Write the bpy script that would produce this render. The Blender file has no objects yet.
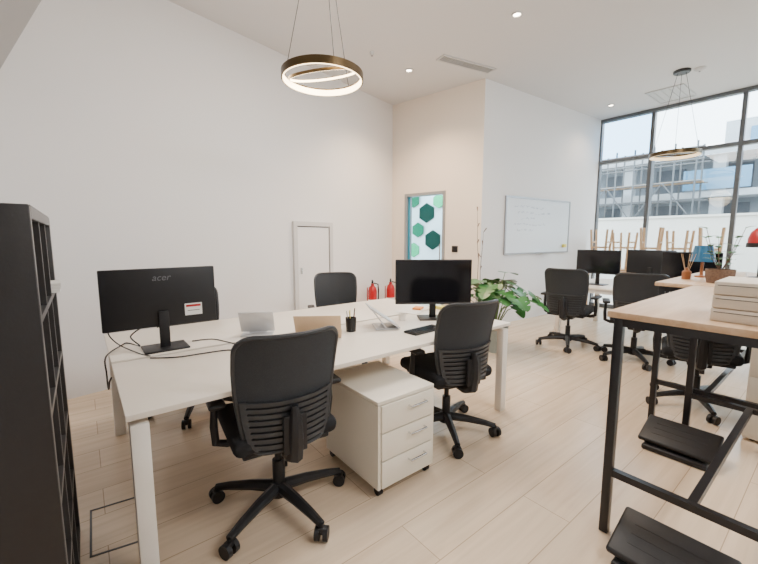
import bpy,bmesh,math,random
from mathutils import Vector,Matrix
random.seed(5)
C=bpy.context.scene.collection
R=math.radians; PI=math.pi
# ---------- calibrated camera (image 758x564) ----------
F=375.0; CX,CY=379.0,282.0; HOR=238.0; CH=1.4
pit=math.atan((CY-HOR)/F); ang=R(51.6)
fw=Vector((math.cos(ang)*math.cos(pit),math.sin(ang)*math.cos(pit),-math.sin(pit)))
up=Vector((math.cos(ang)*math.sin(pit),math.sin(ang)*math.sin(pit),math.cos(pit)))
rt=Vector((math.sin(ang),-math.cos(ang),0))
def ray(px,py): return fw*F+rt*(px-CX)+up*(CY-py)
def P(px,py,z=0.0):
    d=ray(px,py); t=(z-CH)/d.z
    return Vector((d.x*t,d.y*t,z))
def Q(px,py,a,b):
    d=ray(px,py); n=Vector((b[1]-a[1],-(b[0]-a[0])))
    t=(a[0]*n.x+a[1]*n.y)/(d.x*n.x+d.y*n.y)
    return Vector((d.x*t,d.y*t,CH+d.z*t))
cam=bpy.data.cameras.new('camera'); cam.sensor_width=36; cam.lens=F/758*36; cam.clip_start=0.02
co=bpy.data.objects.new('camera',cam); C.objects.link(co)
co.location=(0,0,CH); co.rotation_euler=(PI/2-pit,0,ang-PI/2); bpy.context.scene.camera=co

# ---------- materials ----------
def pm(name,col,rough=.5,metal=0,var=.04,scale=12,bump=0,bscale=200,em=None,es=0,spec=.5):
    m=bpy.data.materials.new(name); m.use_nodes=True; nt=m.node_tree; b=nt.nodes['Principled BSDF']
    tc=nt.nodes.new('ShaderNodeTexCoord'); n=nt.nodes.new('ShaderNodeTexNoise'); n.inputs['Scale'].default_value=scale
    nt.links.new(tc.outputs['Object'],n.inputs['Vector'])
    r=nt.nodes.new('ShaderNodeMix'); r.data_type='RGBA'
    r.inputs['A'].default_value=[max(0,c*(1-var)) for c in col]+[1]; r.inputs['B'].default_value=[min(1,c*(1+var)) for c in col]+[1]
    nt.links.new(n.outputs['Fac'],r.inputs['Factor']); nt.links.new(r.outputs['Result'],b.inputs['Base Color'])
    b.inputs['Roughness'].default_value=rough; b.inputs['Metallic'].default_value=metal; b.inputs['Specular IOR Level'].default_value=spec
    if bump:
        n2=nt.nodes.new('ShaderNodeTexNoise'); n2.inputs['Scale'].default_value=bscale
        nt.links.new(tc.outputs['Object'],n2.inputs['Vector'])
        bp=nt.nodes.new('ShaderNodeBump'); bp.inputs['Strength'].default_value=bump; bp.inputs['Distance'].default_value=.002
        nt.links.new(n2.outputs['Fac'],bp.inputs['Height']); nt.links.new(bp.outputs['Normal'],b.inputs['Normal'])
    if em: b.inputs['Emission Color'].default_value=(*em,1); b.inputs['Emission Strength'].default_value=es
    return m
M={}
M['wall']=pm('wall_paint',(.77,.76,.765),.85,0,.012,2,.1,80)
M['wallb']=pm('glow_tinted_wall',(.80,.72,.63),.85,0,.012,2,.1,80)  # warm downlight glow on the back wall put into its colour
M['frameg']=pm('service_door_frame',(.60,.59,.59),.7,0,.012,2)
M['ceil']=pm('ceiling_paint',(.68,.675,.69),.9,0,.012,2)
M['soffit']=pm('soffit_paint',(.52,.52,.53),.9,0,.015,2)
M['black']=pm('black_plastic',(.014,.014,.016),.45,0,.1,30,.2,300,spec=.35)
M['fabric']=pm('black_fabric',(.018,.019,.022),.9,0,.25,150,.5,500,spec=.25)
M['meshb']=pm('charcoal_mesh',(.036,.039,.044),.75,0,.45,260,.7,420,spec=.3)
M['rib']=pm('charcoal_plastic',(.030,.033,.038),.38,0,.1,60)
M['metalb']=pm('black_metal',(.015,.015,.018),.35,.3,.08,20)
M['screen']=pm('screen_glass',(.004,.004,.006),.12,0,.05,5)
M['white']=pm('white_laminate',(.82,.78,.72),.4,0,.015,6)
M['desk']=pm('desk_white',(.83,.76,.67),.36,0,.02,6)
M['ped']=pm('pedestal_white',(.80,.745,.64),.42,0,.015,6)
M['gap']=pm('dark_gap',(.08,.07,.065),.7)
M['silver']=pm('silver_metal',(.66,.67,.69),.30,.35,.03,30)
M['gold']=pm('champagne_metal',(.62,.47,.32),.4,.3,.03,30)
M['chrome']=pm('chrome',(.7,.7,.7),.18,1,.02)
M['kallax']=pm('black_brown_wood',(.010,.009,.010),.42,0,.3,40,.15,120)
M['kalladge']=pm('bookcase_lit_edge',(.075,.072,.073),.35,0,.2,40)  # lighter tone paints the light caught by the front edges
M['kallin']=pm('bookcase_inside',(.026,.025,.026),.5,0,.2,40)
M['red']=pm('red_paint',(.42,.006,.010),.35,0,.08)
M['green']=pm('leaf_green',(.034,.145,.032),.38,0,.45,9)
M['stem']=pm('stem_green',(.10,.19,.05),.6)
M['pot']=pm('pot_grey',(.27,.30,.28),.7,0,.1,20,.3,60)
M['twig']=pm('twig_brown',(.12,.07,.045),.8,0,.2,40)
M['hexd']=pm('hex_dark_green',(.002,.035,.028),.9,0,.15,60,spec=.1)
M['hexl']=pm('hex_light_green',(.03,.42,.20),.9,0,.1,60,spec=.1)
M['hexm']=pm('hex_mid_green',(.005,.16,.09),.9,0,.1,60,spec=.1)
M['bluew']=pm('blue_white_paint',(.55,.72,.80),.85,0,.02,3)
M['tealw']=pm('teal_glass_edge',(.02,.25,.38),.3)
M['ledmetal']=pm('bronze_metal',(.09,.06,.027),.30,.8,.05)
M['led']=pm('led_strip',(1,.9,.75),.5,0,0,1,em=(1,.74,.40),es=9)
M['led2']=pm('led_strip_dim',(.8,.65,.45),.5,0,0,1,em=(1,.75,.42),es=1.3)
M['lamp']=pm('downlight_lens',(1,.9,.8),.5,0,0,1,em=(1,.84,.66),es=25)
M['steel']=pm('window_frame',(.11,.12,.13),.4,.3,.05)
M['jamb']=pm('door_frame_grey',(.30,.31,.32),.4,.4,.03)
M['paper']=pm('paper',(.82,.81,.78),.8,0,.02)
M['yellow']=pm('sticky_yellow',(.80,.70,.16),.8)
M['teal']=pm('blue_shade',(.03,.17,.33),.25,0,.2,15)
M['teal'].node_tree.nodes['Principled BSDF'].inputs['Transmission Weight'].default_value=.35
M['wicker']=pm('wicker',(.15,.095,.065),.9,0,.6,90,1.0,70)
M['woodl']=pm('beech_wood',(.58,.39,.23),.5,0,.12,14,.1,60)
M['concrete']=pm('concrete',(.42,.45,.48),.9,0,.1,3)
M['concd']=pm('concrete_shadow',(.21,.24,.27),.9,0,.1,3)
M['hole']=pm('dark_opening',(.08,.095,.115),.9,0,.1,3)
M['scaf']=pm('scaffold_steel',(.10,.11,.12),.5,.2)
M['barrier']=pm('site_wall',(.64,.61,.56),.9,0,.06,1)
M['ground']=pm('ground_sand',(.4,.36,.31),.95,0,.1,2)
M['bglass']=pm('balcony_glass',(.09,.23,.37),.15)
M['grille']=pm('grille_dark',(.10,.10,.105),.6)
M['grillew']=pm('grille_white',(.58,.58,.59),.5)
M['board']=pm('whiteboard_surface',(.78,.84,.90),.12,0,.01,2)
M['alu']=pm('aluminium',(.36,.37,.39),.35,.7,.02)
M['ink']=pm('marker_ink',(.38,.44,.56),.8)
M['logo']=pm('logo_grey',(.16,.16,.17),.4,.3)
M['box']=pm('pale_box',(.74,.66,.56),.7,0,.05,30)
M['cable']=pm('cable_black',(.01,.01,.012),.5)
M['copper']=pm('amber',(.30,.11,.04),.4)
M['orange']=pm('orange_card',(.80,.30,.08),.7)
M['blue']=pm('blue_card',(.06,.17,.42),.6)
def wood_floor():
    m=bpy.data.materials.new('plank_floor'); m.use_nodes=True; nt=m.node_tree; b=nt.nodes['Principled BSDF']; L=nt.links.new
    tc=nt.nodes.new('ShaderNodeTexCoord'); br=nt.nodes.new('ShaderNodeTexBrick'); L(tc.outputs['Object'],br.inputs['Vector'])
    br.offset=.37; br.inputs['Scale'].default_value=1; br.inputs['Brick Width'].default_value=1.8; br.inputs['Row Height'].default_value=.25
    br.inputs['Mortar Size'].default_value=.0024; br.inputs['Mortar Smooth'].default_value=.4; br.inputs['Bias'].default_value=0
    br.inputs['Color1'].default_value=(.745,.60,.445,1); br.inputs['Color2'].default_value=(.69,.55,.405,1); br.inputs['Mortar'].default_value=(.42,.31,.215,1)
    mp=nt.nodes.new('ShaderNodeMapping'); mp.inputs['Scale'].default_value=(1.3,20,1); L(tc.outputs['Object'],mp.inputs['Vector'])
    n=nt.nodes.new('ShaderNodeTexNoise'); n.inputs['Scale'].default_value=1; n.inputs['Detail'].default_value=6; n.inputs['Distortion'].default_value=.6; L(mp.outputs['Vector'],n.inputs['Vector'])
    cr=nt.nodes.new('ShaderNodeValToRGB'); cr.color_ramp.elements[0].color=(.87,.85,.83,1); cr.color_ramp.elements[1].color=(1,1,1,1); cr.color_ramp.elements[0].position=.32; cr.color_ramp.elements[1].position=.64
    L(n.outputs['Fac'],cr.inputs['Fac'])
    mx=nt.nodes.new('ShaderNodeMix'); mx.data_type='RGBA'; mx.blend_type='MULTIPLY'; mx.inputs['Factor'].default_value=1
    L(br.outputs['Color'],mx.inputs['A']); L(cr.outputs['Color'],mx.inputs['B']); L(mx.outputs['Result'],b.inputs['Base Color'])
    b.inputs['Roughness'].default_value=.27
    return m
M['floor']=wood_floor()
def wood_top():
    m=bpy.data.materials.new('pale_oak_top'); m.use_nodes=True; nt=m.node_tree; b=nt.nodes['Principled BSDF']; L=nt.links.new
    tc=nt.nodes.new('ShaderNodeTexCoord'); mp=nt.nodes.new('ShaderNodeMapping'); mp.inputs['Scale'].default_value=(2,30,20); L(tc.outputs['Object'],mp.inputs['Vector'])
    n=nt.nodes.new('ShaderNodeTexNoise'); n.inputs['Scale'].default_value=1; n.inputs['Detail'].default_value=4; L(mp.outputs['Vector'],n.inputs['Vector'])
    cr=nt.nodes.new('ShaderNodeValToRGB'); cr.color_ramp.elements[0].color=(.52,.34,.20,1); cr.color_ramp.elements[1].color=(.66,.47,.31,1); cr.color_ramp.elements[0].position=.3; cr.color_ramp.elements[1].position=.7
    L(n.outputs['Fac'],cr.inputs['Fac']); L(cr.outputs['Color'],b.inputs['Base Color']); b.inputs['Roughness'].default_value=.42
    return m
M['oak']=wood_top()
def glass(name,tint,gl=.06):
    m=bpy.data.materials.new(name); m.use_nodes=True; nt=m.node_tree; nt.nodes.clear(); L=nt.links.new
    o=nt.nodes.new('ShaderNodeOutputMaterial'); t=nt.nodes.new('ShaderNodeBsdfTransparent'); t.inputs['Color'].default_value=(*tint,1)
    g=nt.nodes.new('ShaderNodeBsdfGlossy'); g.inputs['Roughness'].default_value=.03; mx=nt.nodes.new('ShaderNodeMixShader'); mx.inputs[0].default_value=gl
    L(t.outputs[0],mx.inputs[1]); L(g.outputs[0],mx.inputs[2]); L(mx.outputs[0],o.inputs[0]); return m
M['glass']=glass('window_glass',(.90,.96,.98),.045)
M['glassblue']=glass('blue_tinted_glass',(.62,.78,.90),.05)
M['doorglass']=glass('door_glass',(.93,.98,1),.01)

# ---------- mesh builder ----------
class MB:
    def __init__(s): s.bm=bmesh.new()
    def box(s,c,size,rz=0,bev=0,rot=None,seg=2):
        g=bmesh.ops.create_cube(s.bm,size=1)['verts']
        Mx=Matrix.Translation(Vector(c))@(rot if rot is not None else Matrix.Rotation(rz,4,'Z'))@Matrix.Diagonal((*size,1))
        bmesh.ops.transform(s.bm,matrix=Mx,verts=g)
        if bev:
            ed=list({e for v in g for e in v.link_edges})
            bmesh.ops.bevel(s.bm,geom=ed,offset=bev,segments=seg,profile=.5,affect='EDGES')
        return s
    def cyl(s,a,b,r0,r1=None,seg=16):
        a=Vector(a);b=Vector(b); r1=r0 if r1 is None else r1; d=b-a
        q=d.to_track_quat('Z','Y').to_matrix().to_4x4()
        bmesh.ops.create_cone(s.bm,cap_ends=True,segments=seg,radius1=r0,radius2=r1,depth=d.length,matrix=Matrix.Translation((a+b)/2)@q)
        return s
    def tube(s,pts,r,seg=8,closed=False):
        pts=[Vector(p) for p in pts]; n=len(pts); rings=[]; ref=None
        for i,p in enumerate(pts):
            if closed: t=(pts[(i+1)%n]-pts[i-1])
            else: t=pts[min(i+1,n-1)]-pts[max(i-1,0)]
            t.normalize()
            if ref is None: ref=Vector((0,0,1)) if abs(t.z)<.9 else Vector((1,0,0))
            u=t.cross(ref)
            if u.length<1e-4: u=t.orthogonal()
            u.normalize(); w=u.cross(t).normalized(); ref=w
            rr=r[i] if isinstance(r,(list,tuple)) else r
            rings.append([s.bm.verts.new(p+(u*math.cos(2*PI*k/seg)+w*math.sin(2*PI*k/seg))*rr) for k in range(seg)])
        m=n if closed else n-1
        for i in range(m):
            A=rings[i];B=rings[(i+1)%n]
            for k in range(seg): s.bm.faces.new((A[k],A[(k+1)%seg],B[(k+1)%seg],B[k]))
        if not closed: s.bm.faces.new(rings[0]); s.bm.faces.new(rings[-1])
        return s
    def lathe(s,prof,c=(0,0,0),seg=28,closed=False):
        c=Vector(c); rs=[]
        for r,z in prof: rs.append([s.bm.verts.new(c+Vector((r*math.cos(2*PI*k/seg),r*math.sin(2*PI*k/seg),z))) for k in range(seg)])
        n=len(rs); m=n if closed else n-1
        for i in range(m):
            A=rs[i];B=rs[(i+1)%n]
            for k in range(seg): s.bm.faces.new((A[k],A[(k+1)%seg],B[(k+1)%seg],B[k]))
        if not closed:
            if prof[0][0]>1e-5: s.bm.faces.new(rs[0])
            if prof[-1][0]>1e-5: s.bm.faces.new(rs[-1])
        return s
    def sheet(s,f,us,vs,t):
        fr=[];bk=[]; e=1e-3
        for v in vs:
            a=[];b=[]
            for u in us:
                p=Vector(f(u,v)); du=Vector(f(u+e,v))-Vector(f(u-e,v)); dv=Vector(f(u,min(v+e,1)))-Vector(f(u,max(v-e,0)))
                n=du.cross(dv); n=n.normalized() if n.length>1e-12 else Vector((0,1,0))
                a.append(s.bm.verts.new(p+n*t/2)); b.append(s.bm.verts.new(p-n*t/2))
            fr.append(a);bk.append(b)
        nv=len(vs);nu=len(us); F_=s.bm.faces.new
        for j in range(nv-1):
            for i in range(nu-1):
                F_((fr[j][i],fr[j][i+1],fr[j+1][i+1],fr[j+1][i])); F_((bk[j][i],bk[j+1][i],bk[j+1][i+1],bk[j][i+1]))
        for j in range(nv-1):
            F_((fr[j][0],fr[j+1][0],bk[j+1][0],bk[j][0])); F_((fr[j][-1],bk[j][-1],bk[j+1][-1],fr[j+1][-1]))
        for i in range(nu-1):
            F_((fr[0][i],bk[0][i],bk[0][i+1],fr[0][i+1])); F_((fr[-1][i],fr[-1][i+1],bk[-1][i+1],bk[-1][i]))
        return s
    def prism(s,poly,z0,z1):
        a=[s.bm.verts.new((x,y,z0)) for x,y in poly]; b=[s.bm.verts.new((x,y,z1)) for x,y in poly]; n=len(a)
        s.bm.faces.new(a[::-1]); s.bm.faces.new(b)
        for i in range(n): s.bm.faces.new((a[i],a[(i+1)%n],b[(i+1)%n],b[i]))
        return s
    def turn(s,mx): bmesh.ops.transform(s.bm,matrix=mx,verts=s.bm.verts[:]); return s
    def build(s,name,m,parent=None,loc=None,smooth=True):
        bmesh.ops.recalc_face_normals(s.bm,faces=s.bm.faces[:])
        me=bpy.data.meshes.new(name); s.bm.to_mesh(me); s.bm.free()
        if smooth:
            me.shade_smooth(); me.set_sharp_from_angle(angle=R(38))
        me.materials.append(M[m] if isinstance(m,str) else m)
        o=bpy.data.objects.new(name,me); C.objects.link(o)
        if parent: o.parent=parent
        if loc is not None: o.location=loc
        return o
def tag(o,label,cat,group=None,kind=None):
    o['label']=label;o['category']=cat
    if group:o['group']=group
    if kind:o['kind']=kind
    return o
def thing(name,label,cat,loc=(0,0,0),rz=0,group=None):
    o=bpy.data.objects.new(name,None); C.objects.link(o); o.location=loc; o.rotation_euler=(0,0,rz); o.empty_display_size=.1
    return tag(o,label,cat,group)
def struct(o,label=None):
    o['kind']='structure'
    if label:o['label']=label
    return o
def dup(o,loc=None,rz=None,label=None,parent=None,base=None):
    c=o.copy(); C.objects.link(c)
    if parent is not None: c.parent=parent
    if loc is not None:c.location=loc
    if rz is not None:c.rotation_euler=(0,0,rz)
    if label:c['label']=label
    for ch in list(o.children):
        k=dup(ch,parent=c)
        if base is not None and ch.name.startswith('star_base'): k.rotation_euler=(0,0,base)
    return c
def text(body,size,m,parent,loc,rot,name='logo',ext=.0006):
    cu=bpy.data.curves.new(name,'FONT'); cu.body=body; cu.size=size; cu.extrude=ext; cu.align_x='CENTER'; cu.align_y='CENTER'; cu.space_character=1.0; cu.shear=.25
    t=bpy.data.objects.new('tmp',cu); C.objects.link(t); bpy.context.view_layer.update()
    me=bpy.data.meshes.new_from_object(t.evaluated_get(bpy.context.evaluated_depsgraph_get())); bpy.data.objects.remove(t)
    me.materials.clear(); me.materials.append(M[m]); o=bpy.data.objects.new(name,me); C.objects.link(o); o.parent=parent; o.location=loc; o.rotation_euler=rot
    return o

# ---------- room ----------
H=3.7
Cc=(-.45,4.07); A=(4.45,5.23); B=(4.78,3.54); W=(8.21,3.31)
struct(MB().box((2.5,1.5,-.05),(13,12,.1)).build('floor','floor'),'pale oak plank floor')
struct(MB().box((3.6,1,H+.05),(9.6,10.6,.1)).build('ceiling','ceil'))
def wall(name,a,b,z0=0,z1=H,th=.12,side=1,m='wall'):
    a=Vector(a);b=Vector(b);d=(b-a).normalized();n=Vector((-d.y,d.x))*side*th
    mb=MB().prism([tuple(a),tuple(b),tuple(b+n),tuple(a+n)],z0,z1); return struct(mb.build(name,m,smooth=False))
wall('wall_left',Cc,(A[0]+.0,A[1]),side=1)
wall('wall_near_left',(-.62,-4),Cc,side=1)
wall('wall_right',B,(W[0]+.1,W[1]-.007),side=1)
wall('wall_rear',(8.4,-4),(-.75,-4),side=1)
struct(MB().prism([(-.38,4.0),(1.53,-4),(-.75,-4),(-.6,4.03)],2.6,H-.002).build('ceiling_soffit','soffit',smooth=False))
# back wall with door opening
ab=Vector((B[0]-A[0],B[1]-A[1])); abl=ab.length; abd=ab.normalized(); nout=Vector((-abd.y,abd.x))
def onab(p): return (Vector((p.x,p.y))-Vector(A)).dot(abd)
t0=onab(Q(405,230,A,B)); t1=onab(Q(445,230,A,B)); dz=Q(425,192.5,A,B).z
def abpt(t,off=0): v=Vector(A)+abd*t+nout*off; return (v.x,v.y)
mb=MB()
for (s0,s1,z0,z1) in ((-.05,t0,0,H),(t1,abl,0,H),(t0,t1,dz,H)):
    mb.prism([abpt(s0),abpt(s1),abpt(s1,.12),abpt(s0,.12)],z0,z1)
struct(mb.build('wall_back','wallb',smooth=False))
mb=MB(); w=.045
for (s0,s1,z0,z1) in ((t0,t0+w,0,dz-w),(t1-w,t1,0,dz-w),(t0,t1,dz-w,dz)):
    mb.prism([abpt(s0,-.02),abpt(s1,-.02),abpt(s1,.14),abpt(s0,.14)],z0,z1)
d2=struct(mb.build('door_2','jamb',smooth=False),'grey metal frame of the glass door in the back wall')
MB().prism([abpt(t0+w,.05),abpt(t1-w,.05),abpt(t1-w,.06),abpt(t0+w,.06)],.0,dz-w).build('glass_leaf','doorglass',d2,smooth=False)
MB().prism([abpt(t0+w,.03),abpt(t0+w+.03,.03),abpt(t0+w+.03,.048),abpt(t0+w,.048)],.0,dz-w-.01).build('glass_edge','tealw',d2,smooth=False)
a_=abpt(t1-w-.06,.02); MB().cyl((a_[0],a_[1],.9),(a_[0],a_[1],1.3),.012).build('door_handle','chrome',d2)
# small room beyond the glass door
Ab=abpt(-2.2,1.5); Bb=abpt(abl,1.5)
wall('wall_beyond',Ab,Bb,0,2.7,.1,1,'bluew')
wall('wall_beyond_side',abpt(-2.2,.12),Ab,0,2.7,.1,1,'bluew')
struct(MB().prism([abpt(-2.2,.12),abpt(abl,.12),Bb,Ab],2.7,2.75).build('ceiling_beyond','ceil'))
def hexa(px,py,rad,m,label,lift=0):
    p=Q(px,py,Ab,Bb); c=Vector((p.x,p.y,p.z)); n3=Vector((-nout.x,-nout.y,0)); u=Vector((abd.x,abd.y,0))
    mb=MB(); v0=[];v1=[]
    for k in range(6):
        a=PI/6+k*PI/3; q=c+u*rad*math.cos(a)+Vector((0,0,1))*rad*math.sin(a)
        v0.append(mb.bm.verts.new(q+n3*(.001+lift))); v1.append(mb.bm.verts.new(q+n3*(.028+lift)))
    mb.bm.faces.new(v0);mb.bm.faces.new(v1)
    for k in range(6): mb.bm.faces.new((v0[k],v0[(k+1)%6],v1[(k+1)%6],v1[k]))
    tag(mb.build('wall_panel',m,smooth=False),label,'wall panel','green hexagon panels beyond the glass door')
hexa(427,213,.21,'hexd','dark green hexagon panel in the middle behind the glass door')
hexa(433,240,.21,'hexd','lower dark green hexagon panel behind the glass door, right of the pale gap')
hexa(440,201,.15,'hexl','bright green hexagon panel high beside the right door jamb',.03)
hexa(419,230,.16,'hexm','mid green hexagon panel low left of the dark ones',.03)
hexa(415,201,.15,'hexm','mid green hexagon panel near the top left of the doorway',.03)
hexa(414,250,.16,'hexl','bright green hexagon panel lowest at the left side of the doorway')

# service door on left wall
def onl(px,py): return Q(px,py,Cc,A)
ld=(Vector(A)-Vector(Cc)).normalized(); ln=Vector((ld.y,-ld.x))
pa=onl(292,230); pb=onl(331,230); hz=onl(312,222).z
def lp(t,off): v=Vector((pa.x,pa.y))+ld*t+ln*off; return (v.x,v.y)
wl=(Vector((pb.x,pb.y))-Vector((pa.x,pa.y))).length
mb=MB()
for (s0,s1,z0,z1) in ((0,.06,0.02,hz),(wl-.06,wl,0.02,hz),(.06,wl-.06,hz-.06,hz)):
    mb.prism([lp(s0,0),lp(s1,0),lp(s1,.04),lp(s0,.04)],z0,z1)
d1=struct(mb.build('door_1','frameg',smooth=False),'low white service door set flush in the left wall')
MB().prism([lp(.06,.0),lp(wl-.06,.0),lp(wl-.06,.004),lp(.06,.004)],.02,hz-.06).build('shadow_gap','gap',d1,smooth=False)
MB().prism([lp(.075,.005),lp(wl-.075,.005),lp(wl-.075,.024),lp(.075,.024)],.03,hz-.075).build('door_panel','wall',d1,smooth=False)
q=lp(.12,.035); MB().box((q[0],q[1],.95),(.02,.02,.08)).build('door_handle','chrome',d1)

# windows
ys=[3.31,2.44,1.25,.06,-1.13,-2.4,-4]
tz=Q(602,163,W,(8.21,0)).z
for i in range(len(ys)-1):
    y0,y1=ys[i],ys[i+1]; mb=MB(); x=8.25; f=.024
    mb.box((x,y0-f*.6,H/2),(.10,f*1.2,H-.002)); mb.box((x,y1+f*.6,H/2),(.10,f*1.2,H-.002))
    mb.box((x,(y0+y1)/2,.04),(.12,y0-y1,.08)); mb.box((x,(y0+y1)/2,H-.03),(.12,y0-y1,.055)); mb.box((x,(y0+y1)/2,tz),(.12,y0-y1,.06))
    wn=struct(mb.build('window_%d'%(i+1),'steel',smooth=False),'floor to ceiling window bay with dark frame')
    MB().box((x,(y0+y1)/2,(tz+.08)/2),(.012,y0-y1-.08,tz-.15)).build('pane','glass',wn,smooth=False)
    MB().box((x,(y0+y1)/2,(tz+H)/2),(.012,y0-y1-.08,H-tz-.12)).build('pane','glassblue' if i==0 else 'glass',wn,smooth=False)

# ---------- outside ----------
struct(MB().box((24,4,-.12),(31,60,.1)).build('ground','ground'))
tag(MB().box((14,4,1.0),(.2,40,2.0)).box((14,4,2.03),(.3,40,.06)).build('boundary_wall','barrier',smooth=False),'long pale site boundary wall outside the windows','wall')
bl=thing('apartment_building','grey concrete building under construction outside the windows, tallest behind the right panes','building',(18,0,0))
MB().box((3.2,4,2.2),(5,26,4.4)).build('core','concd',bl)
for z in (1.5,2.95,4.4): MB().box((2.0,4.5,z),(5,27,.22)).build('floor_slab','concrete',bl)
for k in range(10): MB().box((0,-8+k*2.8,2.2),(.35,.35,4.4)).build('column','concrete',bl)
MB().box((4.5,.0,5.2),(4,7.2,1.6)).build('upper_storey','concrete',bl)
for z in (2.2,3.6):
    for k in range(9): MB().box((.68,-6.6+k*1.9,z),(.06,.95,.95)).build('window_opening','hole',bl)
for k in range(4): MB().box((-.55,3.2-k*2.1,3.45),(.06,1.8,.7)).build('balcony_glazing','bglass',bl)
for k in range(3): MB().box((2.45,2.3-k*1.7,5.2),(.06,1.1,.9)).build('window','bglass',bl)
sc=thing('scaffolding','steel tube scaffolding with planks against the unfinished building','scaffolding',(16.2,6.2,0))
mb=MB()
for k in range(10):
    for x in (0,.8): mb.cyl((x,-2.7+k*.6,-.05),(x,-2.7+k*.6,4.6),.03,seg=6)
mb.build('poles','scaf',sc)
mb=MB()
for z in (1.4,2.0,2.7,3.3,4.0,4.4):
    for x in (0,.8): mb.cyl((x,-2.9,z),(x,2.9,z),.026,seg=6)
for k in range(6): mb.cyl((0,-2.7+k*.9,2.0+(k%2)*1.3),(0,-1.8+k*.9,3.3-(k%2)*1.3),.022,seg=6)
mb.build('rails','scaf',sc)
for z in (2.02,3.32): MB().box((.4,0,z),(.7,5.6,.04)).build('walk_board','woodl',sc)

# ---------- ceiling fittings ----------
def downlight(px,py,label,e=150):
    p=P(px,py,H); t=thing('downlight',label,'ceiling light',p,0,'recessed ceiling downlights')
    MB().lathe([(.035,-.001),(.055,-.001),(.055,-.012),(.04,-.012)],closed=True).build('trim_ring','grillew',t)
    MB().lathe([(.0,-.004),(.038,-.004),(.038,-.001),(0,-.001)]).build('lens','lamp',t)
    l=bpy.data.lights.new('downlight_lamp','SPOT'); l.energy=e; l.spot_size=R(125); l.spot_blend=.9; l.color=(1,.72,.47); l.shadow_soft_size=.05
    o=bpy.data.objects.new('downlight_lamp',l); C.objects.link(o); o.location=(p.x,p.y,H-.03)
downlight(409,70,'small round downlight in the ceiling near the back wall',320)
downlight(517,14,'small round downlight in the ceiling nearest the top of the photo',130)
downlight(611,105,'small downlight in the ceiling nearest the windows',50)
def detector(px,py,label,r=.05):
    p=P(px,py,H); t=thing('ceiling_sensor',label,'sensor',p,0)
    MB().lathe([(0,-.04),(r*.5,-.038),(r*.9,-.02),(r,-.001)]).build('housing','grillew',t)
    MB().lathe([(0,-.05),(.012,-.05),(.012,-.04)]).build('nozzle','alu',t)
detector(372,52,'tiny sprinkler head in the ceiling left of the back corner',.03)
detector(700,68,'round white smoke detector beside the black pendant canopy',.07)
def vent(px,py,l,wd,rz,label,pale=False):
    p=P(px,py,H); t=thing('ceiling_vent',label,'vent',p,rz)
    mb=MB(); 
    for s in (-1,1): mb.box((0,s*(wd/2-.012),-.008),(l,.024,.014)); mb.box((s*(l/2-.012),0,-.008),(.024,wd-.05,.014))
    mb.build('frame','grillew',t); MB().box((0,0,-.003),(l-.05,wd-.05,.004)).build('backing','grillew' if pale else 'grille',t)
    mb=MB(); n=int(wd/(.1 if pale else .028))
    for k in range(1,n): mb.box((0,-wd/2+k*wd/n,-.009),(l-.05,.006,.01))
    mb.build('louvre','grillew',t)
v1=P(441,57,H);v2=P(493,71,H)
vent(467,64,(v2-v1).length,.17,math.atan2((v2-v1).y,(v2-v1).x),'long narrow air grille in the ceiling above the wall corner')
vent(671,94,.75,.5,0,'wide pale air panel in the ceiling behind the far ring pendant',True)
def ring(loc,dia,label,led):
    t=thing('ring_pendant',label,'pendant light',loc,0,'glowing ring pendants')
    r=dia/2; hh=.026
    MB().lathe([(r-.010,-hh),(r,-hh),(r,hh),(r-.018,hh),(r-.018,hh-.005),(r-.010,hh-.008)],seg=72,closed=True).build('ring_body','ledmetal',t)
    MB().lathe([(r-.017,-hh-.002),(r-.0105,-hh-.002),(r-.0105,hh-.010),(r-.017,hh-.010)],seg=72,closed=True).build('light_strip',led,t)
    ri=r*.86; mx=Matrix.Translation((r*.05,r*.05,.026))@Matrix.Rotation(R(17),4,Vector((.45,-.89,0)))
    MB().lathe([(ri-.007,-.009),(ri,-.009),(ri,.011),(ri-.007,.011)],seg=72,closed=True).turn(mx).build('inner_loop','ledmetal',t)
    MB().lathe([(ri-.010,-.009),(ri-.0075,-.009),(ri-.0075,.007),(ri-.010,.007)],seg=72,closed=True).turn(mx).build('inner_light_strip',led,t)
    top=H-loc[2]
    for k in range(3):
        a=R(15+120*k); mb=MB().cyl(((r-.011)*math.cos(a),(r-.011)*math.sin(a),hh),(.05*math.cos(a),.05*math.sin(a),top-.03),.0028,seg=6); mb.build('cord','cable',t)
    MB().lathe([(0,top-.035),(.09,top-.035),(.1,top-.025),(.1,top-.001)]).build('canopy','metalb',t)
ring((1.52,2.60,2.60),.61,'large glowing ring pendant hanging over the white desks','led')
ring((6.70,1.70,2.575),.60,'distant dimmer ring pendant hanging in front of the windows','led2')

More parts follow.
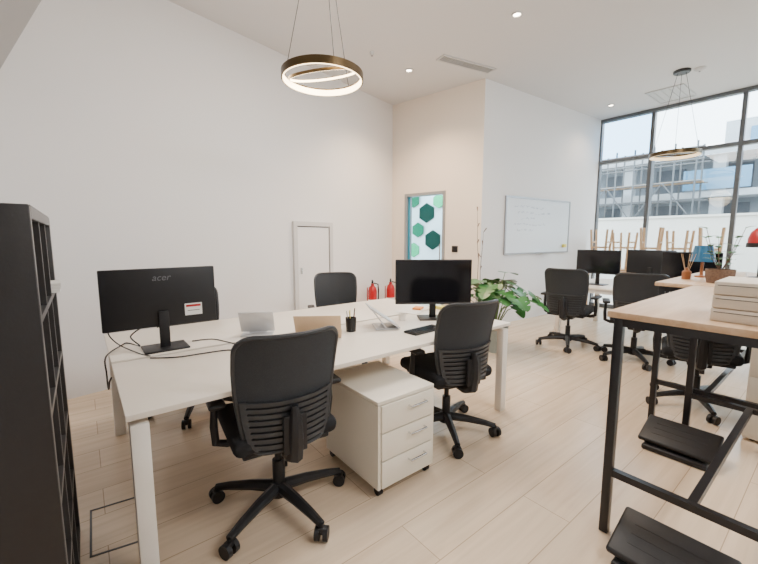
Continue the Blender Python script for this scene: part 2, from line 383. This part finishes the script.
# ---------- bookcase ----------
bc=thing('bookcase','black open cube bookcase standing at the left edge','bookcase',(-.295,1.785,0))
Wd,Dp,Ht=.85,.39,1.49
for s in (-1,1):
    sp=MB().box((0,s*(Wd/2-.019),Ht/2),(Dp,.038,Ht-.002),bev=.002).build('side_panel','kallax',bc)
    MB().box((Dp/2+.0006,s*(Wd/2-.019),Ht/2),(.001,.034,Ht-.01)).build('lit_edge','kalladge',sp)  # thin strip added so the front edge looks lit
tp=MB().box((0,0,Ht-.019),(Dp,Wd-.078,.038)).build('top_panel','kallax',bc); MB().box((Dp/2+.0006,0,Ht-.019),(.001,Wd-.08,.034)).build('lit_edge','kalladge',tp)
MB().box((0,0,.019),(Dp,Wd-.078,.038)).build('bottom_panel','kallin',bc)
NR=5
for k in range(1,NR):
    z=.038+k*(Ht-.076)/NR
    s=MB().box((0,0,z),(Dp-.004,Wd-.078,.020)).build('shelf','kallin',bc); MB().box((Dp/2-.0014,0,z),(.001,Wd-.08,.019)).build('lit_edge','kalladge',s)
for y in (-.13,.13):
    s=MB().box((0,y,Ht/2),(Dp-.004,.018,Ht-.078)).build('divider','kallin',bc); MB().box((Dp/2-.0012,y,Ht/2),(.001,.017,Ht-.08)).build('lit_edge','kalladge',s)
MB().box((-Dp/2+.006,0,Ht/2),(.006,Wd-.08,Ht-.08)).build('back_panel','kallin',bc)
sz=.038+4*(Ht-.076)/NR+.011
mb=MB()
for k in range(3): mb.box((-.20+random.uniform(-.006,.006),2.05,sz+.007+k*.013),(.24,.15,.012),rz=random.uniform(-.05,.05))
tag(mb.build('paper_stack','paper'),'small stack of white papers on a bookcase shelf','papers')

# ---------- bench desk ----------
def bench(name,label,x0,x1,y0,y1,mid,loc=(0,0,0)):
    t=thing(name,label,'desk',loc); g=.018
    MB().box(((x0+x1)/2,(y0+mid-g)/2,.7175),(x1-x0,mid-g-y0,.025),bev=.003).build('tabletop','desk',t)
    MB().box(((x0+x1)/2,(y1+mid+g)/2,.7175),(x1-x0,y1-mid-g,.025),bev=.003).build('tabletop','desk',t)
    MB().box(((x0+x1)/2,mid,.675),(x1-x0-.16,.10,.05)).build('gap_shade_strip','gap',t)  # dark strip added below the seam, paints the shade in the gap
    for x in (x0+.045,x1-.045):
        for y in (y0+.04,y1-.04):
            MB().box((x,y,.34),(.065,.06,.68),bev=.004).build('leg','white',t)
        MB().box((x,(y0+y1)/2,.68),(.058,y1-y0-.145,.048)).build('end_beam','white',t)
    for y in (y0+.25,y1-.25): MB().box(((x0+x1)/2,y,.68),(x1-x0-.16,.04,.04)).build('long_beam','white',t)
    return t
bench('bench_desk','large white double bench desk in the foreground',.085,2.65,1.65,3.2,2.43)

# pedestal
pd=thing('drawer_pedestal','white three drawer mobile pedestal under the near desk edge','drawer unit',(1.365,1.735,0))
w_,d_=.42,.54
for s in (-1,1): MB().box((s*(w_/2-.009),0,.288),(.018,d_,.474)).build('side_panel','ped',pd)
MB().box((0,0,.537),(w_,d_,.02),bev=.002).build('top_panel','ped',pd)
MB().box((0,.01,.061),(w_-.04,d_-.03,.018)).build('bottom_panel','ped',pd)
MB().box((0,d_/2-.008,.30),(w_-.04,.014,.45)).build('back_panel','ped',pd)
for k in range(3):
    z=.053+(k+.5)*.158
    dr=MB().box((0,-d_/2+.0,z),(w_-.040,.02,.150),bev=.002).build('drawer','ped',pd)
    MB().tube([(.0,-d_/2-.01,z+.03),(.0,-d_/2-.034,z+.03),(.12,-d_/2-.034,z+.03),(.12,-d_/2-.01,z+.03)],.0055).build('handle','chrome',dr)
MB().box((0,-d_/2+.03,.295),(w_-.04,.01,.46)).build('gap_shade_sheet','gap',pd)  # dark sheet behind the drawer fronts, paints the shade in their gaps
for x in (-.18,.18):
    for y in (-.235,.235): MB().cyl((x-.014,y,.024),(x+.014,y,.024),.024,seg=16).box((x,y,.047),(.036,.036,.008)).build('caster','black',pd)

# ---------- chairs ----------
def make_chair(label,loc,rz,group):
    t=thing('office_chair',label,'chair',(0,0,0),0,group)
    MB().box((0,.03,.472),(.50,.48,.085),bev=.038,seg=4).build('seat','fabric',t)
    MB().box((0,.02,.420),(.42,.40,.03),bev=.01).box((0,0,.39),(.16,.26,.05),bev=.012).tube([(.08,.08,.395),(.2,.08,.39),(.27,.09,.39)],.006).build('seat_mechanism','black',t)
    z0,z1=.44,.99
    def hw(v):
        z=z0+(z1-z0)*v; w=.190+.048*math.sin(PI*.5*min(1,v*1.25)); d=min(z-z0,z1-z); rr=.07
        if d<rr: w=w-rr+math.sqrt(max(0,rr*rr-(rr-d)**2))
        return w
    def f(u,v): 
        z=z0+(z1-z0)*v; x=u*hw(v); y=-.235-.085*v+.035*math.sin(PI*v)+1.4*x*x
        return (x,y,z)
    us=[-1+i/7 for i in range(15)]; vs=[0,.006,.02,.04,.07,.11,.155,.25,.4,.55,.7,.8,.86,.90,.93,.96,.98,.994,1]
    b=MB().sheet(f,us,vs,.008).build('backrest','meshb',t)
    out=[f(u,0) for u in us]+[f(1,v) for v in vs[1:-1]]+[f(u,1) for u in us[::-1]]+[f(-1,v) for v in vs[::-1][1:-1]]
    MB().tube(out,.011,8,closed=True).build('back_frame','rib',b)
    mb=MB()
    for k in range(8):
        v=.045+k*.052
        mb.sheet(lambda u,q,v=v:(lambda p:(p[0],p[1]-.014-.008*(1-u*u),p[2]))(f(u*(.94 if 0<k<7 else .86),v+q*.034)),[-1+i/6 for i in range(13)],[0,.5,1],.010)
    for s in (-1,1): mb.sheet(lambda u,q,s=s:(lambda p:(p[0],p[1]-.013,p[2]))(f(s*(.90+.05*u),.03+q*.42)),[-1,0,1],[i/6 for i in range(7)],.012)
    mb.build('lumbar_support','rib',t)
    MB().tube([(0,-.08,.395),(0,-.2,.39),(0,-.27,.42),(0,-.284,.50),(0,-.287,.60),(0,-.282,.66)],[.03,.036,.038,.036,.030,.016]).box((0,-.277,.53),(.11,.022,.18),bev=.008).build('back_bracket','black',t)
    for s in (-1,1):
        a=MB().tube([(s*.12,.02,.410),(s*.24,.02,.410),(s*.29,.015,.43),(s*.297,.005,.52),(s*.292,0,.635)],[.017,.019,.020,.019,.015]).build('armrest','black',t)
        MB().box((s*.29,.03,.647),(.075,.25,.028),bev=.012,seg=3).build('arm_pad','black',a)
    MB().cyl((0,0,.10),(0,0,.26),.030).cyl((0,0,.26),(0,0,.375),.017).build('gas_lift','black',t)
    sb=MB().cyl((0,0,.07),(0,0,.135),.050,.042,20)
    for k in range(5):
        a=2*PI*k/5-R(2); c,s_=math.cos(a),math.sin(a)
        sb.tube([(c*.03,s_*.03,.110),(c*.15,s_*.15,.106),(c*.27,s_*.27,.092),(c*.345,s_*.345,.078)],[.032,.027,.022,.018],8)
    sb=sb.build('star_base','black',t)
    for k in range(5):
        a=2*PI*k/5-R(2); c=Vector((math.cos(a)*.345,math.sin(a)*.345,0)); q=a+1.0+k*.7
        w=Vector((math.cos(q),math.sin(q),0)); mb=MB()
        for s in (-1,1): mb.cyl(c+w*s*.009+Vector((0,0,.033)),c+w*s*.031+Vector((0,0,.033)),.033,seg=18)
        mb.cyl(c+Vector((0,0,.03)),c+Vector((0,0,.08)),.010,seg=8).box(c+Vector((0,0,.055)),(.038,.036,.024),rz=q,bev=.007)
        mb.build('caster','black',sb)
    t.location=loc; t.rotation_euler=(0,0,rz); return t
c0=make_chair('black mesh office chair nearest the camera, its back to us at the near desk edge',(.725,1.76,0),R(-6),'office chairs around the foreground desk')
dup(c0,(2.01,1.745,0),R(-11),'black office chair right of the white drawer pedestal',base=R(31))
dup(c0,(2.19,3.50,0),R(154),'black office chair facing us from the far side of the foreground desk')
dup(c0,(.66,3.26,0),R(176),'black office chair mostly hidden behind the left monitor')
G2='office chairs by the far desks'
for loc,rz,lab,sc_ in (((4.90,2.22,0),-80,'black office chair at the far desks, beside the monstera plant',1.03),((4.90,1.47,0),-68,'black office chair at the far desks, between the plant-side chair and the high tables',1.03),((3.96,.72,0),-75,'black office chair seen beneath the high tables',1),((7.2,2.0,0),95,'black office chair behind the far desks',1)):
    x=dup(c0,loc,R(rz),lab); x['group']=G2; x.scale=(sc_,)*3

# ---------- monitors ----------
def monitor(label,loc,rz,w,h,zb,group=None,logo=None,sticker=False):
    t=thing('monitor',label,'monitor',loc,rz,group)
    MB().box((0,.012,zb+h/2),(w,.028,h),bev=.006).build('housing','black',t)
    MB().box((0,-.0035,zb+h/2+.005),(w-.014,.003,h-.03)).build('screen','screen',t)
    MB().box((0,.037,zb*.5+.05),(.055,.02,zb+.09),bev=.004).build('stand_neck','black',t)
    MB().box((0,.03,.006),(.24,.19,.012),bev=.004,seg=3).build('stand_base','black',t)
    if logo: text(logo,.056,'logo',t,(0.0,.0268,zb+h*.84),(PI/2,0,PI))
    if sticker:
        s=MB().box((-.17,.0267,zb+h*.25),(.10,.001,.075)).build('sticker','paper',t); MB().box((-.17,.0276,zb+h*.25+.022),(.085,.0008,.014)).build('sticker_band','red',s)
        MB().box((-.17,.0276,zb+h*.25-.008),(.07,.0008,.004)).build('sticker_line','gap',s)
    return t
monitor('black monitor seen from behind on the left of the foreground desk',(.365,2.60,.73),R(180),.61,.355,.135,'desk monitors',logo='acer',sticker=True)
p=P(433,319,.73)
monitor('black monitor with dark screen facing us at the right of the foreground desk',(p.x,p.y,.73),ang-PI/2+R(2),.63,.37,.125,'desk monitors')

# desk clutter
def laptop(label,loc,rz,m,op=100,w=.31,d=.215):
    t=thing('laptop',label,'laptop',loc,rz)
    b=MB().box((0,0,.007),(w,d,.009),bev=.003).build('base','%s'%m,t)
    MB().box((0,.02,.0122),(w*.86,d*.5,.001)).build('keyboard','black',b)
    a=R(op-90); rot=Matrix.Rotation(-a,4,'X'); c=Vector((0,d/2,.012))+rot.to_3x3()@Vector((0,0,d/2))
    l=MB().box(c,(w,.005,d),rot=rot,bev=.002).build('lid',m,t)
    c2=c+rot.to_3x3()@Vector((0,-.0032,0)); MB().box(c2,(w*.94,.001,d*.9),rot=rot).build('screen','screen',l)
    MB().cyl((-w*.38,d/2+.001,.010),(w*.38,d/2+.001,.010),.005,seg=10).build('hinge','black',t)
    return t
# silver folding stand beside the left monitor
p=P(259,335,.73); t=thing('laptop_stand','steep silver folding stand next to the left monitor','laptop stand',(p.x,p.y+.02,.7305),R(150))
rot=Matrix.Rotation(R(38),4,'X')
MB().box((0,.02,.095),(.23,.010,.17),rot=Matrix.Rotation(R(-28),4,'X'),bev=.003).build('tray','silver',t)
MB().box((0,-.055,.075),(.12,.008,.15),rot=Matrix.Rotation(R(30),4,'X'),bev=.003).build('back_leg','silver',t)
MB().box((0,-.02,.006),(.21,.17,.010),bev=.003).build('foot_plate','silver',t)
p=P(318,334,.73); laptop('champagne laptop with its lid leaning back, in the middle of the desk',(p.x,p.y-.03,.7305),R(146),'gold',124,.30,.2)
p=P(381,327,.73); t=thing('laptop_stand','low slanted silver laptop stand right of the pen cup','laptop stand',(p.x,p.y,.73),R(62))
MB().sheet(lambda u,v:(.12*u,-.12+.22*v,.015+.15*v),[-1,-.9,0,.9,1],[i/6 for i in range(7)],.010).build('tray','silver',t)
MB().sheet(lambda u,v:(.09*u,.07-.10*v,.13*(1-v)+.004),[-1,0,1],[i/6 for i in range(7)],.008).build('back_leg','silver',t)
MB().box((0,-.03,.005),(.20,.17,.008),bev=.002).build('foot_plate','silver',t)
p=P(351,331,.73); t=thing('pen_cup','black mesh pen cup on the desk','pen holder',(p.x,p.y,.73))
MB().lathe([(.035,0),(.04,.1),(.037,.1),(.032,.006),(0,.006)]).build('cup','black',t)
for i in range(5):
    a=i*1.3; tag(MB().cyl((p.x+.01*math.cos(a),p.y+.01*math.sin(a),.738),(p.x+.032*math.cos(a),p.y+.032*math.sin(a),.86+.01*i),.004,seg=8).build('pen',['red','black','silver','yellow','black'][i]),
        ['red pen standing in the pen cup','black pen leaning left in the pen cup','silver pen standing in the pen cup','yellow pencil standing in the pen cup','tallest black pen in the pen cup'][i],'pen','pens in the cup')
p=P(424,331,.73); t=thing('keyboard','dark keyboard in front of the right monitor','keyboard',(p.x,p.y,.73),R(3))
MB().box((0,0,.008),(.30,.12,.014),bev=.004).build('body','black',t)
mb=MB()
for i in range(14):
    for j in range(4): mb.box((-.135+i*.0208,-.04+j*.026,.0175),(.017,.02,.005))
mb.build('keys','metalb',t)
p=P(409,312,.73); tag(MB().box((p.x,p.y,.732),(.15,.2,.003),rz=.3).build('paper_sheet','paper'),'white paper sheet beside the right monitor','paper')
p=P(441,309,.73); tag(MB().box((p.x,p.y,.745),(.075,.075,.028)).build('sticky_notes','yellow'),'yellow sticky note block behind the right monitor base','sticky notes')
p=P(418,309,.73); tag(MB().box((p.x,p.y,.739),(.11,.08,.016),rz=.5,bev=.002).build('card_box','orange'),'small flat orange box under the left part of the right monitor','box')
p=P(402,320,.73); tag(MB().lathe([(0,0),(.028,0),(.032,.05),(.029,.05),(.026,.005),(0,.005)]).build('cup','white',None,(p.x,p.y,.731)),'small white cup beside the slanted silver stand','cup')
p=P(459,322,.73); tag(MB().box((p.x,p.y,.7385),(.15,.1,.016),rz=-.5,bev=.002).build('notebook','blue'),'small blue notebook right of the right monitor base','notebook')
def cable(name,pts,label,r=.0035,m='cable'):
    pts=[Vector(q) for q in pts]; o=[]
    n=len(pts)
    for i in range(n-1):
        a=pts[max(i-1,0)];b=pts[i];c=pts[i+1];d=pts[min(i+2,n-1)]
        for k in range(6):
            t=k/6; o.append(.5*((2*b)+(c-a)*t+(2*a-5*b+4*c-d)*t*t+(3*b-a-3*c+d)*t**3))
    o.append(pts[-1]); return tag(MB().tube(o,r,6).build(name,m),label,'cable')
zt=.7345
cable('power_cable',[P(x,y,zt) for x,y in ((192,341),(212,339),(228,342),(245,346),(266,344),(285,345),(297,339))],'thin black cable running from the left monitor past the silver stand')
cable('charging_cable',[P(x,y,zt) for x,y in ((150,358),(178,357),(205,353),(228,350),(246,351),(262,349))],'thin black cable lying across the desk in front of the left monitor')
cable('monitor_cable',[(.26,2.655,.86),(.20,2.70,.80)]+[tuple(P(x,y,zt)) for x,y in ((140,346),(128,343),(122,345))]+[(.068,2.56,.737),(.062,2.5,.66),(.062,2.40,.60),(.066,2.32,.66),(.075,2.30,.69)],'black cable hanging over the left end of the desk',.0042)
cable('display_cable',[(.24,2.66,.98),(.15,2.68,.96),(.09,2.68,.86),(.13,2.70,.77)]+[tuple(P(x,y,zt)) for x,y in ((138,353),(150,356))],'black cable looping below the left monitor')

# ---------- floor box outline ----------
c4=[P(*q) for q in ((91,511),(137,497),(141,541),(91,557))]
mb=MB()
for i in range(4):
    a=c4[i];b=c4[(i+1)%4]; m_=(a+b)/2; mb.box((m_.x,m_.y,.0015),((b-a).length+.008,.009,.003),rz=math.atan2((b-a).y,(b-a).x))
tag(mb.build('floor_hatch_rim','grille'),'thin dark square outline of a floor hatch at the left','floor hatch')

# ---------- high tables ----------
TH=1.075
def bar_table(label,x0,x1,y0,y1,h=TH):
    t=thing('high_table',label,'table',((x0+x1)/2,(y0+y1)/2,0),0,'high tables')
    L,Wt=x1-x0,y1-y0
    MB().box((0,0,h-.014),(L,Wt,.028),bev=.003).build('tabletop','oak',t)
    lx,ly=L/2-.04,Wt/2-.04; s=.037
    for a in (-1,1):
        for b in (-1,1): MB().box((a*lx,b*ly,(h-.029)/2),(s,s,h-.030),bev=.003).build('leg','metalb',t)
        MB().box((a*lx,0,h-.048),(s,2*ly-s,.036)).build('top_rail','metalb',t); MB().box((a*lx,0,.31),(.032,2*ly-s,.032)).build('cross_rail','metalb',t)
        MB().box((0,a*ly,h-.048),(2*lx-s,s*.8,.036)).build('top_rail','metalb',t)
    MB().box((0,0,.31),(2*lx-.034,.032,.032)).build('foot_rail','metalb',t)
bar_table('high oak topped table on black steel legs, nearest at the right',1.84,3.30,-.03,.665)
bar_table('second high oak topped table behind the nearest one',3.34,5.0,.2,.90)

def footrest(px,py,rz,label):
    p=P(px,py,0); t=thing('footrest',label,'footrest',(p.x,p.y,0),rz,'footrests under the high tables')
    rot=Matrix.Rotation(R(-21),4,'Y'); r3=rot.to_3x3(); c=Vector((0,0,.100))
    MB().box(c,(.25,.40,.032),rot=rot,bev=.014,seg=4).build('platform','black',t)
    mb=MB()
    for k in range(3): mb.box(c+r3@Vector((-.05+k*.05,0,.0162)),(.004,.28,.0015),rot=rot)
    mb.build('grip_ribs','black',t)
    MB().box((0,0,.018),(.28,.34,.034),bev=.012,seg=3).box((.05,0,.06),(.08,.26,.09),bev=.012).build('base','black',t)
footrest(678,452,R(0),'black tilted footrest on the floor beside the far table leg')
footrest(668,578,R(0),'black tilted footrest at the bottom edge, under the nearest high table')
t=thing('storage_pedestal','white pedestal cabinet standing beneath the second high table','cabinet',(3.74,.17,0))
MB().box((0,0,.35),(.42,.40,.66),bev=.004).build('body','ped',t)
for k in range(3): MB().box((-.2115,0,.13+k*.22),(.008,.385,.21),bev=.002).build('drawer','ped',t)
for k in range(4): MB().cyl((-.16+.32*(k%2),-.15+.3*(k//2),0),(-.16+.32*(k%2),-.15+.3*(k//2),.025),.015).build('foot','black',t)

# box stack on near table
for k in range(3):
    a=P(707,321,TH); tb=thing('flat_box',['bottom flat pale box of the stack on the nearest high table','middle flat pale box of the stack on the nearest high table','top flat pale box of the stack on the nearest high table'][k],'box',(a.x+.17,a.y-.17,TH+.001+k*.053),R(-1+k),'stack of pale boxes')
    MB().box((0,0,.0255),(.30,.33,.050),bev=.003).build('body','box',tb); MB().box((-.1495,0,.036),(.004,.31,.0025)).build('lid_line','gap',tb)
# things on the far high table
TZ=TH+.001
p=P(701,277,TZ); t=thing('table_lamp','small lamp with translucent blue shade on the second high table','lamp',(p.x,p.y,TZ))
MB().lathe([(0,0),(.045,0),(.045,.012),(.012,.02),(.010,.14)]).build('stand','copper',t)
MB().lathe([(.086,.13),(.06,.26),(.057,.26),(.083,.13)],closed=True).build('lamp_shade','teal',t)
p=P(719,283,TZ); t=thing('potted_plant','leafy sprigs in a brown wicker pot on the second high table','plant',(p.x,p.y,TZ))
MB().lathe([(0,0),(.07,0),(.082,.05),(.085,.10),(.079,.10),(.07,.08),(0,.08)]).build('pot','wicker',t)
def leaf(mb,base,dirv,L,Wf,notch=False,droop=.3,fold=.25):
    d=Vector(dirv).normalized(); s=d.cross(Vector((0,0,1))); s=s.normalized() if s.length>1e-3 else Vector((1,0,0)); n=s.cross(d).normalized()
    N=18 if notch else 8; mid=[];lf=[];rg=[]
    for i in range(N+1):
        t=i/N; w=Wf*math.sin(PI*min(1,t**.6))**.6 if 0<t<1 else 0
        back=-d*(w*.55)*(1-t)
        if notch and 4<i<N-2 and i%4==0: w*=.42; back*=.4
        c=base+d*(L*t)+Vector((0,0,-droop*L*t*t))
        mid.append(mb.bm.verts.new(c))
        lf.append(mb.bm.verts.new(c+s*w+n*w*fold+back)); rg.append(mb.bm.verts.new(c-s*w+n*w*fold+back))
    for i in range(N):
        mb.bm.faces.new((mid[i],mid[i+1],lf[i+1],lf[i])); mb.bm.faces.new((mid[i+1],mid[i],rg[i],rg[i+1]))
mb=MB(); ms=MB()
for i in range(9):
    a=i*.9+.4; tip=Vector((.11*math.cos(a),.11*math.sin(a),.26+.07*(i%3))); ms.tube([(0,0,.08),tip*.55,tip],[.003,.002,.0015],6)
    for k in range(4): leaf(mb,tip*(.5+.16*k),(math.cos(a+k*2),math.sin(a+k*2),.5),.07,.018)
ms.build('stems','twig',t); mb.build('foliage','green',t,smooth=False)
p=P(686,279,TZ); t=thing('reed_diffuser','amber reed diffuser on the second high table','diffuser',(p.x,p.y,TZ))
MB().lathe([(0,0),(.03,0),(.03,.06),(.012,.075),(.012,.09)]).build('bottle','copper',t)
mb=MB()
for i in range(5): mb.cyl((0,0,.02),(.05*math.cos(i*1.3),.05*math.sin(i*1.3),.2),.0015,seg=5)
mb.build('reeds','woodl',t)
p=P(758,279,TZ); t=thing('desk_lamp','lamp with glossy red dome shade and black stem at the right edge','lamp',(p.x,p.y,TZ))
MB().lathe([(0,0),(.06,0),(.06,.015),(.01,.022),(.01,.27)]).build('stand','black',t)
MB().lathe([(.085,.27),(.085,.32),(.07,.37),(.04,.405),(0,.415)]).build('lamp_shade','red',t); MB().lathe([(.087,.25),(.092,.25),(.092,.285),(.087,.285)],closed=True).build('rim','black',t)
p=P(741,280,TZ); tag(MB().box((p.x+.05,p.y+.02,TZ+.03),(.10,.08,.06),bev=.004).build('small_box','paper'),'small white box on the second high table beside the red lamp','box')

# ---------- far desks ----------
bench('bench_desk','white double bench desk in front of the windows',5.38,6.80,.45,2.65,1.55)
def mon2(x,y,rz,l): monitor(l,(x,y,.73),rz,.58,.34,.16,'monitors on the far desks')
mon2(5.78,2.26,R(-90),'far black monitor nearest the whiteboard wall')
mon2(5.80,1.22,R(-90),'far black monitor beside the small blue lamp')
mon2(6.35,1.78,R(90),'far black monitor seen from behind between the other two far monitors')
# table with upturned stools by the window
t=thing('side_table','low pale table along the window carrying upturned stools','table',(7.85,2.24,0))
MB().box((0,0,.785),(.5,2.0,.03)).build('tabletop','woodl',t)
for a in (-1,1):
    for b in (-1,1): MB().box((a*.22,b*.9,.385),(.04,.04,.77)).build('leg','woodl',t)
def stool(y,x,rz,label,hh):
    s=thing('wooden_stool',label,'stool',(x,y,.801),rz,'upturned wooden stools on the window table')
    MB().box((0,0,.016),(.28,.28,.03),bev=.008).build('seat','woodl',s)
    for a in (-1,1):
        for b in (-1,1): MB().cyl((a*.10,b*.10,.03),(a*.14,b*.14,hh),.023,.019,seg=8).build('leg','woodl',s)
    for a in (-1,1):
        MB().box((a*.122,0,.42),(.02,.23,.028)).build('stretcher','woodl',s); MB().box((0,a*.128,.52),(.24,.02,.028)).build('stretcher','woodl',s)
for i,(y,h2,r2) in enumerate(((3.03,.76,3),(2.63,.70,-8),(2.22,.78,7),(1.82,.72,-4),(1.42,.76,8))):
    stool(y,7.85,R(r2),['upturned beech stool nearest the whiteboard wall','second upturned beech stool from the whiteboard wall','middle upturned beech stool on the window table','fourth upturned beech stool from the whiteboard wall','upturned beech stool farthest from the whiteboard wall'][i],h2)

# ---------- whiteboard ----------
a=Q(504,225,B,W);b=Q(568,225,B,W); zt_=(Q(504,195,B,W).z+Q(568,202,B,W).z)/2; zb_=(Q(504,255,B,W).z+Q(568,252,B,W).z)/2
wd=(Vector((b.x,b.y))-Vector((a.x,a.y))).length; rz=math.atan2(W[1]-B[1],W[0]-B[0])
t=thing('whiteboard','white magnetic board with faint handwriting on the right wall','whiteboard',((a.x+b.x)/2,(a.y+b.y)/2,(zt_+zb_)/2),rz)
hh=zt_-zb_
MB().box((0,-.012,0),(wd-.03,.014,hh-.03)).build('board_surface','board',t)
mb=MB()
for s in (-1,1): mb.box((0,-.015,s*(hh/2-.012)),(wd,.028,.025)); mb.box((s*(wd/2-.012),-.015,0),(.025,.028,hh-.05))
mb.build('frame','alu',t); MB().box((.1,-.055,-hh/2+.01),(.4,.06,.012)).build('pen_tray','alu',t)
random.seed(9); mb=MB()
for k in range(5):
    x=-wd*(.38-.05*(k%3)); z=hh*.33-k*.095
    for j in range(random.randint(3,8)):
        n=random.randint(3,10); pts=[]
        for i in range(n): pts.append((x+i*.014,-.0197,z+random.uniform(-.016,.018)+.01*math.sin(j)))
        mb.tube(pts,.0028,5); x+=n*.014+random.uniform(.02,.05)
mb.build('handwriting','ink',t)
p=Q(562,243,B,W); tag(MB().box((p.x,p.y-.045,p.z-.05),(.11,.04,.06),bev=.01).build('board_eraser','yellow'),'small yellow eraser near the right end of the whiteboard','eraser')
# wall switch on back wall
p=Q(455,249,A,B); t=thing('access_reader','small black access reader on the wall right of the glass door','wall switch',(p.x,p.y,p.z),math.atan2(abd.y,abd.x))
MB().box((0,-.01,0),(.10,.02,.10),bev=.004).build('plate','black',t); MB().box((0,-.022,.01),(.05,.003,.03)).build('display','screen',t)

# fire extinguishers
def ext(x,y,label):
    t=thing('fire_extinguisher',label,'fire extinguisher',(x,y,0),R(-40),'fire extinguishers in the back corner')
    MB().tube([(-.1,.1,.009),(-.1,-.1,.009),(.1,-.1,.009),(.1,.1,.009)],.008).tube([(-.09,.1,0.009),(-.09,.1,.58),(.09,.1,.58),(.09,.1,.009)],.009).box((0,.0,.12),(.17,.19,.01)).build('stand','red',t)
    MB().lathe([(0,.126),(.068,.126),(.072,.15),(.072,.54),(.055,.60),(.026,.63),(.026,.66),(0,.66)]).build('cylinder','red',t)
    MB().box((0,-.02,.685),(.03,.12,.03),bev=.004).box((0,-.05,.715),(.025,.11,.012)).build('valve','black',t)
    MB().tube([(.02,0,.67),(.09,0,.65),(.10,0,.56),(.095,0,.42),(.09,0,.32)],[.01,.01,.01,.012,.018]).build('hose','black',t)
    MB().lathe([(.0725,.30),(.0732,.30),(.0732,.40),(.0725,.40)],closed=True).build('label_band','paper',t)
ext(3.70,4.84,'red fire extinguisher on a stand, left one in the back corner')
ext(4.07,4.82,'red fire extinguisher on a stand, right one next to the glass door')

# monstera
p=P(495,351,0); t=thing('monstera_plant','monstera with large split leaves in a grey pot by the wall corner','plant',(p.x+.02,p.y+.03,0))
MB().lathe([(0,0),(.13,0),(.16,.29),(.165,.31),(.15,.31),(.14,.27),(0,.27)]).build('pot','pot',t)
random.seed(21); mb=MB(); ms=MB()
for i in range(32):
    a=i*2.4; el=.40+1.05*((i*7)%32)/32; Ls=random.uniform(.30,.50)
    tip=Vector((math.cos(a)*math.cos(el)*Ls,math.sin(a)*math.cos(el)*Ls,.46+math.sin(el)*Ls*1.10))
    ms.tube([(0,0,.26),(tip.x*.35,tip.y*.35,.3+(tip.z-.3)*.6),tip],[.007,.006,.004],6)
    leaf(mb,tip,(math.cos(a)*.9,math.sin(a)*.9,random.uniform(-.75,.15)),random.uniform(.18,.25),random.uniform(.11,.135),True,.25,.12)
ms.build('stems','stem',t); mb.build('foliage','green',t,smooth=False)
# dried branches
t=thing('branch_vase','tall dry branches in a slim vase at the wall corner','vase',(4.5,3.34,0))
MB().lathe([(0,0),(.06,0),(.08,.15),(.06,.42),(.035,.5),(.045,.55),(.035,.55),(0,.3)]).build('vase','pot',t)
mb=MB(); random.seed(4)
for i in range(2):
    a=i*2.6; pts=[Vector((0,0,.4))]
    for k in range(1,7): pts.append(Vector((math.cos(a)*.010*k+random.uniform(-.01,.01),math.sin(a)*.010*k+random.uniform(-.01,.01),.4+k*(.18+.05*(i%2)))))
    mb.tube(pts,[.006,.005,.0045,.004,.0035,.003,.002],6)
    for k in (3,4,5,6):
        q=pts[k]; mb.tube([q,q+Vector((random.uniform(-.05,.05),random.uniform(-.05,.05),.06))],[.004,.009],6)
mb.build('branches','twig',t)

# ---------- lights ----------
wld=bpy.data.worlds.new('sky'); bpy.context.scene.world=wld; wld.use_nodes=True; bg=wld.node_tree.nodes['Background']
bg.inputs['Color'].default_value=(.88,.94,1,1); bg.inputs['Strength'].default_value=9.5
def area(name,loc,rot,sx,sy,e,col):
    l=bpy.data.lights.new(name,'AREA'); l.shape='RECTANGLE'; l.size=sx; l.size_y=sy; l.energy=e; l.color=col
    o=bpy.data.objects.new(name,l); C.objects.link(o); o.location=loc; o.rotation_euler=rot
area('room_fill_light',(2.4,-1.2,3.5),(R(30),0,R(-8)),2.2,1.2,135,(1,.95,.90))  # unseen fill light added to brighten the room, no fixture there
area('room_fill_light',(2.4,2.2,3.6),(0,0,0),1.6,1.0,85,(1,.93,.86))  # second added fill light, above the foreground desk
area('room_beyond_light',(abpt(.3,.9)[0],abpt(.3,.9)[1],2.6),(0,0,0),1,1,45,(.85,.95,1))
for (x,y,z,e) in ((1.52,2.6,2.56,20),(6.7,1.7,2.5,5)):
    l=bpy.data.lights.new('ring_glow','POINT'); l.energy=e; l.color=(1,.82,.6); l.shadow_soft_size=.25
    o=bpy.data.objects.new('ring_glow',l); C.objects.link(o); o.location=(x,y,z)
